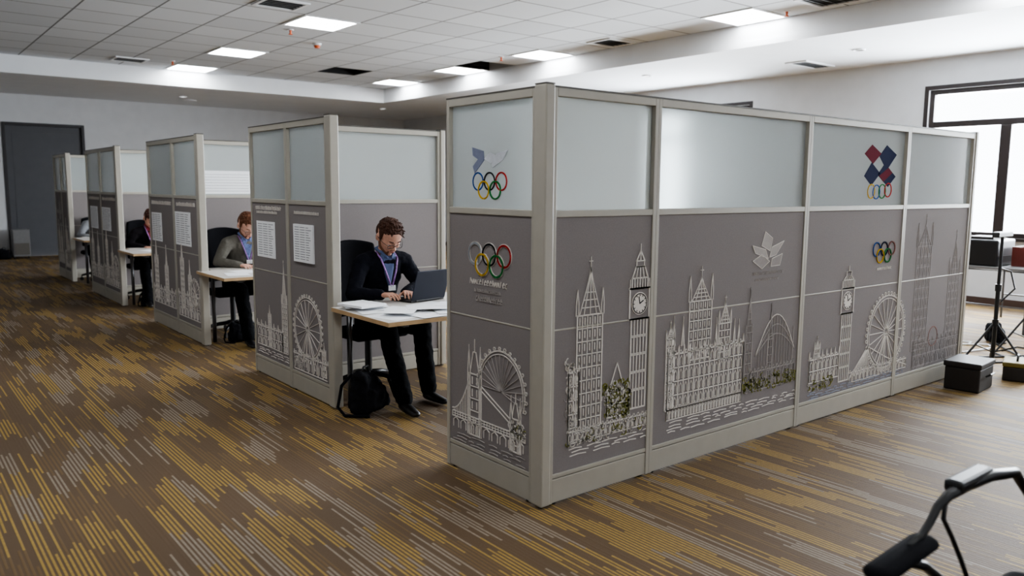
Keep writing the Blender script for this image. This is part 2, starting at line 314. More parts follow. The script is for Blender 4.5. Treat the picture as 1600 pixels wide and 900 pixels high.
# ------------------------------------------------------------------ drawing on panels
INK=[M['relief'],M['relief_dim'],M['green'],M['yellow'],M['blue'],M['red'],M['black'],M['grn'],M['navy'],M['silver'],M['maroon'],M['river'],M['brick'],M['slate'],M['ghost']]
WK=1.12
class Draw:
    def __init__(s,loc,rz,y=-.0222,th=.004):
        s.mb=MB(); s.y=y; s.th=th; s.Mi=(Matrix.Translation(loc)@Matrix.Rotation(rz,4,'Z')).inverted()
    def uv(s,px,py):
        p=s.Mi@CAMP; d=s.Mi.to_3x3()@ray(px,py); q=p+d*((s.y-p.y)/d.y); return (q.x,q.z)
    def line(s,pts,w=.005,mi=0,closed=False):
        if .0035<w<.0085: w*=WK
        s.mb.mi=mi; n=len(pts)
        for i in range(n if closed else n-1):
            a=Vector(pts[i]);b=Vector(pts[(i+1)%n]); d=b-a
            if d.length<1e-6: continue
            d.normalize(); a=a-d*w*.3; b=b+d*w*.3; k=Vector((-d.y,d.x))*w/2; q=[a-k,b-k,b+k,a+k]; f=s.y-s.th
            s.mb.add([(p.x,f,p.y) for p in q]+[(p.x,s.y,p.y) for p in q],[(0,1,2,3),(0,4,5,1),(1,5,6,2),(2,6,7,3),(3,7,4,0)])
    def poly(s,pts,mi=0):
        s.mb.mi=mi; n=len(pts); f=s.y-s.th
        s.mb.add([(p[0],f,p[1]) for p in pts]+[(p[0],s.y,p[1]) for p in pts],[tuple(range(n))]+[(i,i+n,(i+1)%n+n,(i+1)%n) for i in range(n)])
    def ppoly(s,pp,mi=0): s.poly([s.uv(*p) for p in pp],mi)
    def circ(s,c,r,w=.005,mi=0,n=32,a0=0,a1=2*PI,sx=1):
        s.line([(c[0]+sx*r*math.cos(a0+(a1-a0)*i/n),c[1]+r*math.sin(a0+(a1-a0)*i/n)) for i in range(n+1)],w,mi)
    def rect(s,a,b,c,d,w=.005,mi=0): s.line([(a,b),(c,b),(c,d),(a,d)],w,mi,True)
    def clocktower(s,u0,u1,v0,v1,vs,mi=0,w=.005):
        W=u1-u0; uc=(u0+u1)/2; s.rect(u0,v0,u1,v1,w*1.4,mi)
        for i in range(1,5): s.line([(u0+W*i/5,v0),(u0+W*i/5,v1)],w*.9,mi)
        for q in (.2,.4,.6,.8): s.line([(u0,v0+(v1-v0)*q),(u1,v0+(v1-v0)*q)],w*.8,mi); s.line([(u0,v0+(v1-v0)*q+.008),(u1,v0+(v1-v0)*q+.008)],w*.7,mi)
        h=W*1.35; a,b=u0-W*.12,u1+W*.12; s.rect(a,v1,b,v1+h,w*1.5,mi); s.line([(a-W*.05,v1),(b+W*.05,v1)],w*1.5,mi); s.line([(a-W*.05,v1+h),(b+W*.05,v1+h)],w*1.5,mi)
        c=(uc,v1+h*.5); s.mb.mi=mi; s.poly([(c[0]+W*.50*math.cos(2*PI*i/24),c[1]+W*.50*math.sin(2*PI*i/24)) for i in range(24)],mi)
        s.th+=.002; s.circ(c,W*.44,w*.7,6,24); s.line([c,(c[0]+W*.22,c[1]+W*.12)],w*.9,6); s.line([c,(c[0]-W*.06,c[1]+W*.30)],w*.8,6)
        for i in range(12): s.line([(c[0]+W*.34*math.cos(PI*i/6),c[1]+W*.34*math.sin(PI*i/6)),(c[0]+W*.40*math.cos(PI*i/6),c[1]+W*.40*math.sin(PI*i/6))],w*.6,6)
        s.th-=.002
        b0=v1+h; s.rect(u0,b0,u1,b0+W*.45,w*1.2,mi)
        for i in range(1,6): s.line([(u0+W*i/6,b0),(u0+W*i/6,b0+W*.45)],w*.8,mi)
        for q in (a,b): s.line([(q,b0),(q,b0+W*.4)],w*.8,mi)
        b1=b0+W*.45; m1=b1+(vs-b1)*.42
        s.line([(u0,b1),(u0+W*.22,m1),(u1-W*.22,m1),(u1,b1)],w*1.2,mi)
        for i in range(1,4): s.line([(u0+W*i/4,b1),(u0+W*.22+W*.56*i/4,m1)],w*.8,mi)
        s.rect(u0+W*.26,m1,u1-W*.26,m1+W*.25,w,mi); m2=m1+W*.25
        s.line([(u0+W*.24,m2),(uc,vs),(u1-W*.24,m2)],w*1.2,mi); s.line([(uc,m2),(uc,vs+W*.3)],w*.9,mi)
    def tower(s,u0,u1,v0,v1,vs,cols=4,rows=9,clock=False,mi=0,w=.005):
        W=u1-u0; uc=(u0+u1)/2; s.rect(u0,v0,u1,v1,w*1.3,mi)
        for i in range(1,cols): s.line([(u0+W*i/cols,v0),(u0+W*i/cols,v1)],w*.8,mi)
        for j in range(1,rows):
            v=v0+(v1-v0)*j/rows; s.line([(u0,v),(u1,v)],w*.8,mi)
        for j in range(rows):
            for i in range(cols):
                a=u0+W*(i+.5)/cols; b=v0+(v1-v0)*(j+.55)/rows; h=(v1-v0)/rows*.25
                s.line([(a,b-h),(a,b+h)],w*1.0,mi)
        for q in (u0,u1):
            s.line([(q-W*.05,v1),(q-W*.05,v1+W*.3),(q,v1+W*.75),(q+W*.05,v1+W*.3),(q+W*.05,v1)],w*.8,mi)
        b=v1
        if clock: s.circ((uc,v1-W*.55),W*.38,w*1.2,mi,20)
        for k in (-.42,-.25,0,.25,.42): s.line([(uc+W*k,b),(uc+W*k*.2,b+(vs-b)*.72),(uc,vs)],w*.8,mi)
        for q in (.2,.4,.6): s.line([(uc-W*.42*(1-q*.95),b+(vs-b)*q*.8),(uc+W*.42*(1-q*.95),b+(vs-b)*q*.8)],w*.8,mi)
        s.line([(uc,vs),(uc,vs+W*.3)],w*.7,mi); s.line([(uc-W*.07,vs+W*.18),(uc+W*.07,vs+W*.18)],w*.7,mi)
    def gothic(s,u0,u1,v0,v1,n,rows=3,mi=0,w=.005,pin=.06):
        s.rect(u0,v0,u1,v1,w*1.2,mi); b=(u1-u0)/n
        for j in range(1,rows): s.line([(u0,v0+(v1-v0)*j/rows)]+[(u1,v0+(v1-v0)*j/rows)],w,mi)
        for i in range(n+1):
            u=u0+b*i; s.line([(u,v0),(u,v1)],w*1.3,mi); s.line([(u-b*.14,v1),(u,v1+pin),(u+b*.14,v1)],w*.8,mi)
        for i in range(n):
            for j in range(rows):
                a=u0+b*(i+.5); h=(v1-v0)/rows; c=v0+h*j
                s.line([(a-b*.24,c+h*.15),(a-b*.24,c+h*.6),(a,c+h*.85),(a+b*.24,c+h*.6),(a+b*.24,c+h*.15)],w*.7,mi); 
            s.line([(u0+b*(i+.2),v1+.006),(u0+b*(i+.2),v1+.018),(u0+b*(i+.5),v1+.018),(u0+b*(i+.5),v1+.006),(u0+b*(i+.8),v1+.006)],w*.7,mi)
    def wheel(s,c,r,w=.005,mi=0,sp=16,base=None,sx=1):
        s.circ(c,r,w*1.4,mi,48,sx=sx); s.circ(c,r*.92,w*.8,mi,40,sx=sx); s.circ(c,r*.1,w*1.2,mi,12,sx=sx)
        for i in range(sp*2):
            a=PI*i/sp; e=(c[0]+sx*r*1.06*math.cos(a),c[1]+r*1.06*math.sin(a)); s.circ(e,r*.045,w*.9,mi,6)
            if i%2==0: s.line([(c[0]+sx*r*.1*math.cos(a),c[1]+r*.1*math.sin(a)),(c[0]+sx*r*.92*math.cos(a),c[1]+r*.92*math.sin(a))],w*.6,mi)
        if base is not None:
            s.line([c,(c[0]-r*.5*sx,base)],w*1.6,mi); s.line([c,(c[0]+r*.5*sx,base)],w*1.6,mi); s.line([c,(c[0]-r*.15*sx,base)],w,mi)
    def water(s,u0,u1,v,n=4,mi=0,w=.004,dv=.018,seed=0):
        rr=random.Random(seed)
        for j in range(n):
            u=u0+rr.uniform(0,.05)
            while u<u1:
                l=rr.uniform(.04,.13); vv=v-j*dv+rr.uniform(-.004,.004); e=min(u1,u+l)
                s.line([(u,vv),((u+e)/2,vv+.004),(e,vv)],w,mi); u+=l+rr.uniform(.01,.06)
    def bush(s,u0,u1,v0,v1,n,mis,w=.005,seed=1):
        rr=random.Random(seed)
        for k in range(n):
            c=(rr.uniform(u0,u1),v0+(v1-v0)*rr.random()**1.3); r=rr.uniform(.006,.02); a=rr.uniform(0,6)
            s.circ(c,r,w,rr.choice(mis),7,a,a+rr.uniform(2.5,5))
    def text(s,u0,u1,v,h,mi=0,w=.004,seed=3):
        rr=random.Random(seed); u=u0
        while u<u1-h*.3:
            cw=h*rr.uniform(.45,.7); k=rr.randint(0,4); sl=h*.25
            if k==0: p=[(u,v),(u+sl*.6,v+h),(u+cw,v)]
            elif k==1: p=[(u+cw*.9,v+h*.8),(u+sl,v+h*.8),(u,v+h*.1),(u+cw*.7,v)]
            elif k==2: p=[(u,v),(u+sl*.5,v+h*.8),(u+cw*.4,v+h*.2),(u+cw*.8,v+h*.8),(u+cw*.8,v)]
            elif k==3: p=[(u+cw*.2,v),(u+cw*.2+sl,v+h)]
            else: p=[(u,v+h*.4),(u+cw*.8,v+h*.5),(u+cw*.5,v+h*.9),(u+cw*.1,v+h*.5),(u+cw*.2,v),(u+cw*.8,v+h*.1)]
            s.line(p,w,mi); u+=cw+h*.12
    def rings(s,c,r,w,cols=(4,6,5,3,7),edge=None):
        P=[(-2.25,0),(0,0),(2.25,0),(-1.12,-1),(1.12,-1)]
        if edge is not None:
            for dx,dy in P: s.circ((c[0]+dx*r,c[1]+dy*r),r,w*1.7,edge,32)
        for k,(dx,dy) in enumerate(P):
            s.th+=.0006; s.circ((c[0]+dx*r,c[1]+dy*r),r,w,cols[k],32)
        s.th-=.003
    def done(s,name,parent): return s.mb.build(name,INK,parent)
# ------------------------------------------------------------------ partitions
H=2.07
def panel(loc,rz,L,label,group='grey cubicle partition panels'):
    t=thing('partition_panel',label,'partition',loc,rz,group); s=.026
    MB().bb(0,s,-.03,.03,.01,H).bb(L-s,L,-.03,.03,.01,H).bb(s,L-s,-.03,.03,H-.04,H).bb(s,L-s,-.029,.029,1.455,1.488).bb(s,L-s,-.028,.028,.14,.162).bb(s,L-s,-.0245,.0245,.893,.903).build('frame',M['metal'],t,bevel=.003)
    MB().bb(0,L,-.031,.031,H,H+.008).build('top_cap',M['metal_edge'],t)
    MB().bb(s,L-s,-.0265,.0265,.012,.136).build('kick_plate',M['metal'],t,bevel=.004)
    MB().bb(s,L-s,-.022,.022,.162,.893).build('lower_fabric_panel',M['fabric'],t)
    MB().bb(s,L-s,-.022,.022,.903,1.455).build('upper_fabric_panel',M['fabric'],t)
    MB().bb(s,L-s,-.004,.004,1.488,H-.04).build('frosted_pane',M['frost'],t)
    for x in (.05,L-.05): MB().cyl((x,0,0),(x,0,.014),.018).build('levelling_foot',M['blackp'],t)
    return t
def post(loc,label,w=.06,d=.09,h=H+.012):
    t=thing('partition_post',label,'post',loc,0,'beige cubicle corner posts')
    MB().bb(0,w,0,d,.012,h).build('post_body',M['metal'],t,bevel=.008)
    MB().bb(.002,w-.002,.002,d-.002,h,h+.006).build('post_cap',M['metal_edge'],t)
    MB().cyl((w/2,d/2,0),(w/2,d/2,.014),.022).build('levelling_foot',M['chrome'],t)
    return t
NEG=-PI/2
def mk(loc,rz,L,label):
    t=panel(loc,rz,L,label); return t,(lambda y=-.0222,th=.004: Draw(Vector(loc),rz,y,th))
post((0,0,0),'tall beige corner post at the nearest corner of the partitions',.06,.088)
t,D=mk((.042,.85,0),NEG,.762,'nearest narrow end panel with coloured rings and twin-towered bridge drawing')
d=D(); uL=.05; uR=.70; vd=d.uv(760,660)[1]; w=.005
ua=d.uv(742,600)[0]; ub=d.uv(806,640)[0]; vt=d.uv(742,585)[1]; vb_=vd-.10
c=(d.uv(783,612)[0],d.uv(783,612)[1]); r=.215
d.circ(c,r,w*1.4,0,40,-.35,PI+.1,sx=.92); d.circ(c,r*.92,w*.8,0,40,-.35,PI+.1,sx=.92)
for i in range(17):
    a=-.3+(PI+.3)*i/16; d.line([c,(c[0]+.92*r*.92*math.cos(a),c[1]+r*.92*math.sin(a))],w*.55,1); d.circ((c[0]+.92*r*1.06*math.cos(a),c[1]+r*1.06*math.sin(a)),.009,w*.8,0,6)
for (q,W,v1,hh) in ((ua,.105,vt,.13),(ub,.075,vt-.17,.09)):
    d.rect(q-W/2,vb_,q+W/2,v1,w*1.3)
    for k in (-.5,.5):
        x=q+k*W; d.line([(x-W*.10,vb_),(x-W*.10,v1+.02),(x,v1+hh),(x+W*.10,v1+.02),(x+W*.10,vb_)],w,0); d.line([(x,v1+hh),(x,v1+hh+.03)],w*.7)
    d.line([(q-W*.4,v1),(q-W*.12,v1+hh*.95),(q+W*.12,v1+hh*.95),(q+W*.4,v1)],w,0); d.line([(q,v1+hh*.95),(q,v1+hh*1.5)],w*.8)
    n=5
    for j in range(1,n): d.line([(q-W/2,vb_+(v1-vb_)*j/n),(q+W/2,vb_+(v1-vb_)*j/n)],w*.8)
    for j in range(2,n):
        for k in (-.2,.2): d.line([(q+k*W,vb_+(v1-vb_)*(j+.2)/n),(q+k*W,vb_+(v1-vb_)*(j+.75)/n)],w*1.1)
    d.line([(q-W*.25,vb_),(q-W*.25,vb_+.05),(q,vb_+.09),(q+W*.25,vb_+.05),(q+W*.25,vb_)],w)
for vv in (vt-.05,vt-.075): d.line([(ua+.05,vv),(ub-.04,vv-.13)],w*.9)
for (xa,va,xe) in ((ua-.05,vt-.05,uL),(ub+.04,vt-.2,uR)):
    pts=[(xa+(xe-xa)*i/10,vd+.015+(va-vd)*(1-i/10)**2) for i in range(11)]; d.line(pts,w*1.3)
    for p in pts[1:-1]: d.line([p,(p[0],vd)],w*.6)
d.rect(uL,vd-.03,uR,vd,w*1.1); d.line([(uL,vd-.015),(uR,vd-.015)],w*.6)
for i in range(26): d.line([(uL+(uR-uL)*i/26,vd-.03),(uL+(uR-uL)*i/26,vd)],w*.7)
for i in range(9): d.line([(uL+.01+.072*i,vd-.09),(uL+.01+.072*i,vd-.05),(uL+.035+.072*i,vd-.035),(uL+.06+.072*i,vd-.05),(uL+.06+.072*i,vd-.09)],w*.8,0)
d.bush(uR-.12,uR,vd-.02,vd+.06,26,[0,1,2],.004,5); d.water(uL,uR,vd-.12,6,1,.004,.022,2); d.done('bridge_drawing',t)
d=D(); c=d.uv(765,402); d.rings((c[0],c[1]+.012),.056,.010,(9,6,5,3,7),0); d.text(d.uv(735,440)[0],d.uv(792,440)[0],d.uv(760,446)[1],.030,0,.003,2); d.text(d.uv(742,460)[0],d.uv(782,460)[0],d.uv(760,458)[1],.018,1,.003,4); d.text(d.uv(744,470)[0],d.uv(784,470)[0],d.uv(760,472)[1],.030,1,.004,7); d.done('ring_emblem',t)
d=D(-.0042,.002); c=d.uv(765,288); d.rings((c[0],c[1]+.015),.045,.007); d.ppoly([(738,230),(756,236),(757,250),(742,271),(739,260),(747,249),(739,243)],13); d.ppoly([(757,248),(766,238),(776,243),(768,256)],9); d.ppoly([(776,240),(794,234),(786,250),(770,262),(768,257)],9); d.done('glass_emblem',t)
# long wall
xs=[.06,.805,2.28,3.625,4.787]
labs=['long-wall panel beside the nearest post, drawn with two tall gothic towers','widest long-wall panel drawn with a gothic palace and white shard emblem','long-wall panel with clock tower, big wheel and small coloured rings','farthest long-wall panel with faint tall towers near the window']
T=[mk((xs[i],.042,0),0,xs[i+1]-xs[i],labs[i]) for i in range(4)]
t,D=T[0]; d=D()
def tw(d,xl,xr,yb,yt,ys,ck=False,**k):
    xc=(xl+xr)/2; a=d.uv(xl,(yb+yt)/2)[0]; b=d.uv(xr,(yb+yt)/2)[0]; (d.clocktower if ck else d.tower)(a,b,d.uv(xc,yb)[1],d.uv(xc,yt)[1],d.uv(xc,ys)[1],**k)
tw(d,900,939,672,492,418,cols=5,rows=9); tw(d,984,1008,636,498,392,ck=True,w=.0055)
a=d.uv(886,680);b=d.uv(1014,640); d.gothic(a[0],d.uv(902,680)[0],a[1]+.03,a[1]+.32,2,4,0,.005,.05)
e=d.uv(942,655); f=d.uv(982,600); d.line([(e[0]+.02,e[1]+.1),((e[0]+f[0])/2,f[1]+.13),(f[0]-.02,e[1]+.1)],.006); d.gothic(e[0]+.02,f[0],e[1],e[1]+.14,4,2,0,.004,.03)
d.bush(e[0],f[0]+.01,e[1],e[1]+.2,90,[2,2,0,2],.005,3); d.bush(d.uv(884,600)[0],d.uv(896,600)[0],a[1]+.05,a[1]+.4,25,[0,1],.004,9)
d.gothic(a[0],b[0],a[1]-.05,a[1]+.01,18,1,0,.004,.012); d.bush(a[0],b[0],a[1]-.06,a[1]+.0,60,[0,0,1,2],.004,4); d.water(a[0],b[0],a[1]-.08,3,0,.004,.018,3); d.done('tower_drawing',t)
t,D=T[1]; d=D()
A=d.uv(1040,650);B=d.uv(1158,600); vb=A[1]; d.gothic(A[0],B[0],vb+.03,d.uv(1100,545)[1],15,4,0,.005,.05)
tw(d,1076,1110,560,470,432,cols=5,rows=6); a=d.uv(1040,560)
d.tower(a[0],a[0]+.07,vb+.03,d.uv(1045,530)[1],d.uv(1045,508)[1],3,8,False,0,.005); tw(d,1122,1140,560,505,470,cols=2,rows=5)
for px in (1052,1066,1118,1146,1153):
    q=d.uv(px,540); d.line([(q[0]-.012,q[1]),(q[0],q[1]+.13),(q[0]+.012,q[1])],.005); d.line([(q[0],q[1]),(q[0],q[1]+.17)],.003)
tw(d,1163,1173,600,520,455,cols=2,rows=5,mi=1,w=.004); tw(d,1198,1205,590,530,478,cols=1,rows=5,mi=1,w=.004)
q=d.uv(1180,545); q2=d.uv(1238,590)
for k in (0,2,4):
    f=k/6; pts=[(q[0]+(q2[0]-q[0])*i/14,q[1]-.05+.25*math.sin(PI*i/14)*(1-f*.75)) for i in range(15)]; d.line(pts,.005,0 if k==0 else 1)
for i in range(1,14):
    x=q[0]+(q2[0]-q[0])*i/14; d.line([(x,q[1]-.12),(x,q[1]-.05+.25*math.sin(PI*i/14))],.0025,1)
d.gothic(q[0]-.05,q2[0],q2[1]-.02,q2[1]+.1,12,1,1,.004,.03)
d.line([(q2[0]-.02,q2[1]),(q2[0]-.02,q2[1]+.35)],.005,1)
a=d.uv(1160,612); b=d.uv(1243,585); d.bush(a[0],b[0],a[1]-.01,a[1]+.08,120,[2,2,2,1],.005,6)
d.gothic(A[0],B[0],vb-.03,vb+.03,26,1,0,.004,.01); d.water(A[0],b[0],vb-.05,4,0,.004,.018,5); d.done('palace_drawing',t)
d=D(th=.002)
for pp,mi in [([(1196,362),(1207,372),(1203,392),(1190,384)],1),([(1176,384),(1196,390),(1200,404),(1180,396)],1),([(1225,376),(1212,398),(1202,402),(1206,386)],1),([(1176,408),(1190,398),(1202,408),(1190,420)],14),([(1206,404),(1222,396),(1218,414),(1204,416)],14)]:
    d.ppoly(pp,mi); d.th+=.001; d.line([d.uv(*p) for p in pp],.0035,0,True); d.th-=.001
d.text(d.uv(1176,424)[0],d.uv(1224,424)[0],d.uv(1200,428)[1],.018,1,.003,8); d.text(d.uv(1180,434)[0],d.uv(1216,434)[0],d.uv(1200,437)[1],.012,1,.003,9); d.done('shard_emblem',t)
t,D=T[2]; d=D()
tw(d,1312,1327,594,490,425,ck=True); c=d.uv(1384,518); r=abs(d.uv(1384,462)[1]-c[1]); base=d.uv(1384,576)[1]; d.wheel(c,r,.006,0,20,base)
a=d.uv(1262,600); b=d.uv(1308,590); d.gothic(a[0],b[0],a[1],a[1]+.16,7,2,0,.005,.06); tw(d,1272,1280,560,545,530,cols=2,rows=2)
a2=d.uv(1325,590); b2=d.uv(1422,560); d.line([(a2[0],a2[1]-.02),(a2[0]+.25,a2[1]+.2),(b2[0]-.4,a2[1]+.08),(b2[0]-.07,a2[1]-.02)],.006); d.gothic(a2[0],b2[0]-.08,a2[1]-.04,a2[1]+.03,16,1,0,.004,.012)
for k in range(9): d.line([(a2[0]+.05+k*.03,a2[1]),(a2[0]+.25,a2[1]+.2)],.004,0)
d.bush(a[0],a[0]+.3,a[1]-.05,a[1]+.02,40,[2,0,2],.005,2); d.water(a[0],b2[0]-.12,a[1]-.07,4,11,.004,.018,9); d.done('wheel_drawing',t)
d=D(); c=d.uv(1381,393); d.rings((c[0],c[1]+.02),.050,.009,(4,8,12,3,7)); d.text(d.uv(1370,420)[0],d.uv(1392,420)[0],d.uv(1380,421)[1],.02,0,.003,5); d.done('ring_emblem',t)
d=D(-.0042,.002)
for pp,mi in [([(1363,226),(1377,240),(1364,256),(1351,240)],10),([(1386,227),(1401,242),(1388,262),(1399,276),(1387,292),(1371,273),(1381,258),(1374,244)],8),([(1362,254),(1375,271),(1361,290),(1350,275)],8)]: d.ppoly(pp,mi)
d.th+=.0008; d.ppoly([(1388,262),(1394,270),(1380,284),(1373,275)],10)
for px,py,mi in [(1361,299,3),(1369,300,4),(1378,299,7),(1387,297,5)]: d.th+=.0004; d.circ(d.uv(px,py),.05,.006,mi,24)
d.done('glass_emblem',t)
t,D=T[3]; d=D(th=.002)
tw(d,1428,1450,545,385,350,cols=4,rows=10,mi=14,w=.004); tw(d,1478,1494,540,430,372,cols=3,rows=9,mi=14,w=.004); c=d.uv(1457,525); d.circ(c,.08,.005,12,24)
a=d.uv(1418,580);b=d.uv(1500,545); d.gothic(a[0]+.06,b[0]-.06,a[1]+.02,a[1]+.2,10,2,14,.004,.04); d.water(a[0]+.05,b[0]-.06,a[1]-.02,4,11,.003,.018,12); d.bush(a[0]+.06,b[0]-.06,a[1],a[1]+.3,50,[14,1,14],.004,13); d.done('faint_tower_drawing',t)
post((4.787,.005,0),'slim end post of the long wall nearest the window',.045,.075)
# blocks
BL=[(2.263,3.05,3.80),(5.12,6.02,6.96),(8.41,9.43,10.28),(11.69,12.3,12.9)]
ordn=['second','third','fourth','farthest']
sheetpx=[[(402,430,346,402),(461,491,351,410)],[(238,253,332,376),(270,298,331,383)],[(142,153,322,356),(159,173,324,360)],[]]
descs=[('with a church spire drawing and a notice sheet','with a big wheel drawing and a thick notice pad'),('with a tower drawing and a narrow sheet','with spires drawing and two tall sheets'),('with a small sheet above faint towers','with a faint bridge drawing and a small sheet'),('with faint drawings next to the door','with faint drawings and no sheet')]
for k,(yr,ym,yl) in enumerate(BL):
    post((0,yr,0),'beige end post on the right edge of the %s partition block'%ordn[k],.07,.088)
    tl,DL=mk((.042,yl,0),NEG,yl-ym,'left screen panel of the %s partition block %s'%(ordn[k],descs[k][0]))
    tr,DR=mk((.042,ym,0),NEG,ym-yr-.088,'right screen panel of the %s partition block %s'%(ordn[k],descs[k][1]))
    ts,DS=mk((.08,ym,0),0,1.33,'frosted cross panel behind the seat attached to the %s partition block'%ordn[k])
    post((1.41,ym-.04,0),'inner post at the end of the %s cross panel'%ordn[k],.05,.08)
    Ll=yl-ym; Lr=ym-yr-.088
    d=DL(); w=.005+.0015*k
    if k==0:
        d.tower(Ll-.16,Ll-.06,.26,.66,.98,3,9,False,0,w); d.gothic(.06,Ll-.16,.26,.42,6,2,0,w,.05); d.tower(.3,.36,.26,.5,.6,2,5,False,0,w); d.water(.05,Ll-.05,.23,3,0); d.text(.1,Ll-.12,1.40,.03,0,.004,3); d.text(.12,Ll-.2,1.37,.02,0,.004,6)
    else:
        d.tower(.12,.12+.14,.3,.7,.95,3,7,False,0,w); d.tower(Ll*.55,Ll*.55+.12,.3,.62,.9,3,7,k==1,0,w); d.gothic(.06,Ll-.06,.26,.42,6,2,0,w,.05)
        if k<3: d.text(.1,Ll-.1,1.38,.035,0,w,3+k)
        if k==3: d.text(.1,Ll-.1,1.1,.06,1,.01,5); d.tower(.3,.42,1.0,1.2,1.35,3,4,False,1,.008)
    d.done('line_drawing',tl)
    d=DR()
    if k==0:
        c=(Lr*.45,.52); d.wheel(c,.24,w,0,18,.22); d.gothic(.06,Lr-.05,.18,.30,7,1,0,w,.03); d.tower(Lr-.14,Lr-.08,.2,.36,.44,2,4,False,0,w); d.text(.12,Lr-.15,1.385,.02,0,.004,8); d.bush(.05,.25,.2,.3,30,[0,1],.004,3)
    else:
        d.tower(.15,.27,.3,.75,1.0,3,8,False,0,w); d.tower(Lr*.5,Lr*.5+.1,.3,.6,.8,3,6,False,0,w); d.gothic(.06,Lr-.06,.22,.45,7,2,0,w,.05); d.wheel((Lr*.75,.5),.14,w,0,12,.24)
        if k<3: d.text(.1,Lr-.1,1.38,.035,0,w,13+k)
    d.done('line_drawing',tr)
    for j,(xa,xb,ya,yb) in enumerate(sheetpx[k]):
        dd=(DL if j==0 else DR)(-.024,0); tt=tl if j==0 else tr
        u0=dd.uv(xa,(ya+yb)/2)[0]; u1=dd.uv(xb,(ya+yb)/2)[0]; v1=dd.uv((xa+xb)/2,ya)[1]; v0=dd.uv((xa+xb)/2,yb)[1]
        LL=(Ll if j==0 else Lr); u0=max(.04,u0); u1=min(LL-.04,u1); W=u1-u0
        oy=tt.location.y-u0
        lab='white printed notice sheet pinned on the %s screen panel of the %s partition block'%(('left','right')[j],ordn[k])
        s_=thing('notice_sheet',lab,'paper notice',(.042-.0225,oy,0),NEG,'notices on the partition screens')
        thk=.014 if (k==0 and j==1) else .003
        MB().bb(0,W,-thk,0,v0,v1).build('paper',M['paper'],s_)
        d2=Draw(Vector((0,0,0)),0,-thk,.0006); hh=(v1-v0); nn=14
        for q in range(nn):
            v=v1-hh*(q+1.2)/(nn+1.5); rr=random.Random(q+k*9+j); 
            for (f0,f1) in ((.08,.3),(.36,.6),(.66,.66+rr.uniform(.1,.28))): d2.line([(W*f0,v),(W*f1,v)],hh*.014,0)
        o=d2.mb.build('printed_rows',M['ink'],s_)
s_=thing('notice_sheet','wide white sheet hung low on the frosted cross panel of the third block','paper notice',(.15,6.02-.006,0),0,'notices on the partition screens')
MB().bb(0,.75,-.003,0,1.50,1.75).build('paper',M['paper'],s_)
d2=Draw(Vector((0,0,0)),0,-.003,.0006)
for q in range(7): d2.line([(.06,1.73-.03*q-.02),(.68,1.73-.03*q-.02)],.003,0)
d2.mb.build('printed_rows',M['ink'],s_)
# ------------------------------------------------------------------ desks
def desk(y,label,x1=1.38):
    t=thing('desk',label,'desk',(0,y,0),0,'cubicle desks')
    MB().prism([(-.02,0),(x1,0),(x1,1.02),(.13,1.02),(.13,.80),(-.02,.80)],.722,.75,1).build('tabletop',[M['beech'],M['lam']],t)
    for x,yy in ((.17,.90),(x1-.06,.06),(x1-.06,.95)): MB().cyl((x,yy,0),(x,yy,.722),.02).build('leg',M['steel'],t,smooth=True)
    MB().bb(.15,x1-.08,.93,.95,.66,.72).build('apron_rail',M['steel'],t)
    MB().bb(.15,.19,.1,.90,.69,.72).build('cantilever_bracket',M['steel'],t)
desk(1.45,'nearest desk with beech edge covered in loose papers and a laptop'); desk(4.42,'second desk from the front with the man in grey cardigan writing'); desk(7.63,'third desk from the front, mostly hidden, person in black bent over it'); desk(10.5,'farthest small desk near the door end')
def sheet(x,y,rz,z,label,g,w=.21,h=.297,tilt=0):
    t=MB().box((0,0,.0006),(w,h,.0012)).build('paper_sheet',M['paper']); t.location=(x,y,z); t.rotation_euler=(tilt,0,rz); tag(t,label,'paper',g)
for i,(x,y,a) in enumerate([(.12,1.66,.3),(.14,1.95,-.25),(.33,1.60,.1),(.33,1.84,.55),(.55,1.62,-.35),(.60,1.86,.2),(.80,1.63,.1),(1.05,1.75,-.4),(.16,2.08,1.2),(1.15,1.66,.2),(.24,1.74,-.7),(.46,1.74,1.1),(.70,1.72,.8),(.92,1.62,-.2)]):
    sheet(x,y,a,.7502+.0022*i,'white sheet of paper lying loose on the nearest desk','loose papers on the nearest desk')
o=tag(MB().box((0,0,.008),(.22,.26,.016)).build('paper_pad',M['paper']),'thick stack of white paper at the left end of the nearest desk','paper stack'); o.location=(.12,2.06,.775); o.rotation_euler.z=.2
for i,(x,y,a) in enumerate([(.35,4.9,.2),(.2,4.7,-.2),(.6,4.85,.1)]): sheet(x,y,a,.7502+.0013*i,'white sheet of paper on the second desk under the writing man','loose papers on the second desk')
for i,(x,y,a) in enumerate([(.3,8.05,.2),(.5,8.2,-.2)]): sheet(x,y,a,.7502+.0013*i,'white sheet of paper on the third desk','loose papers on the third desk')
# laptop
t=thing('laptop','open dark navy laptop seen from behind its lid on the nearest desk','laptop',(.70,2.12,.7515),.18)
MB().bb(-.165,.165,0,.23,0,.016).build('keyboard_base',M['blackp'],t,bevel=.004)
MB().bb(-.14,.14,.05,.15,.016,.018).build('keys',M['key'],t)
MB().box((0,-.035,.125),(.335,.008,.235),Matrix.Rotation(.30,3,'X')).build('lid',M['lapnavy'],t,bevel=.004)
MB().box((0,-.0302,.1265),(.31,.001,.20),Matrix.Rotation(.30,3,'X')).build('screen',mat('screen_glow',(120,140,170),.3,emit=((120,140,170),.4)),t)
MB().cyl((-.12,0,.012),(.12,0,.012),.008).build('hinge',M['blackp'],t)
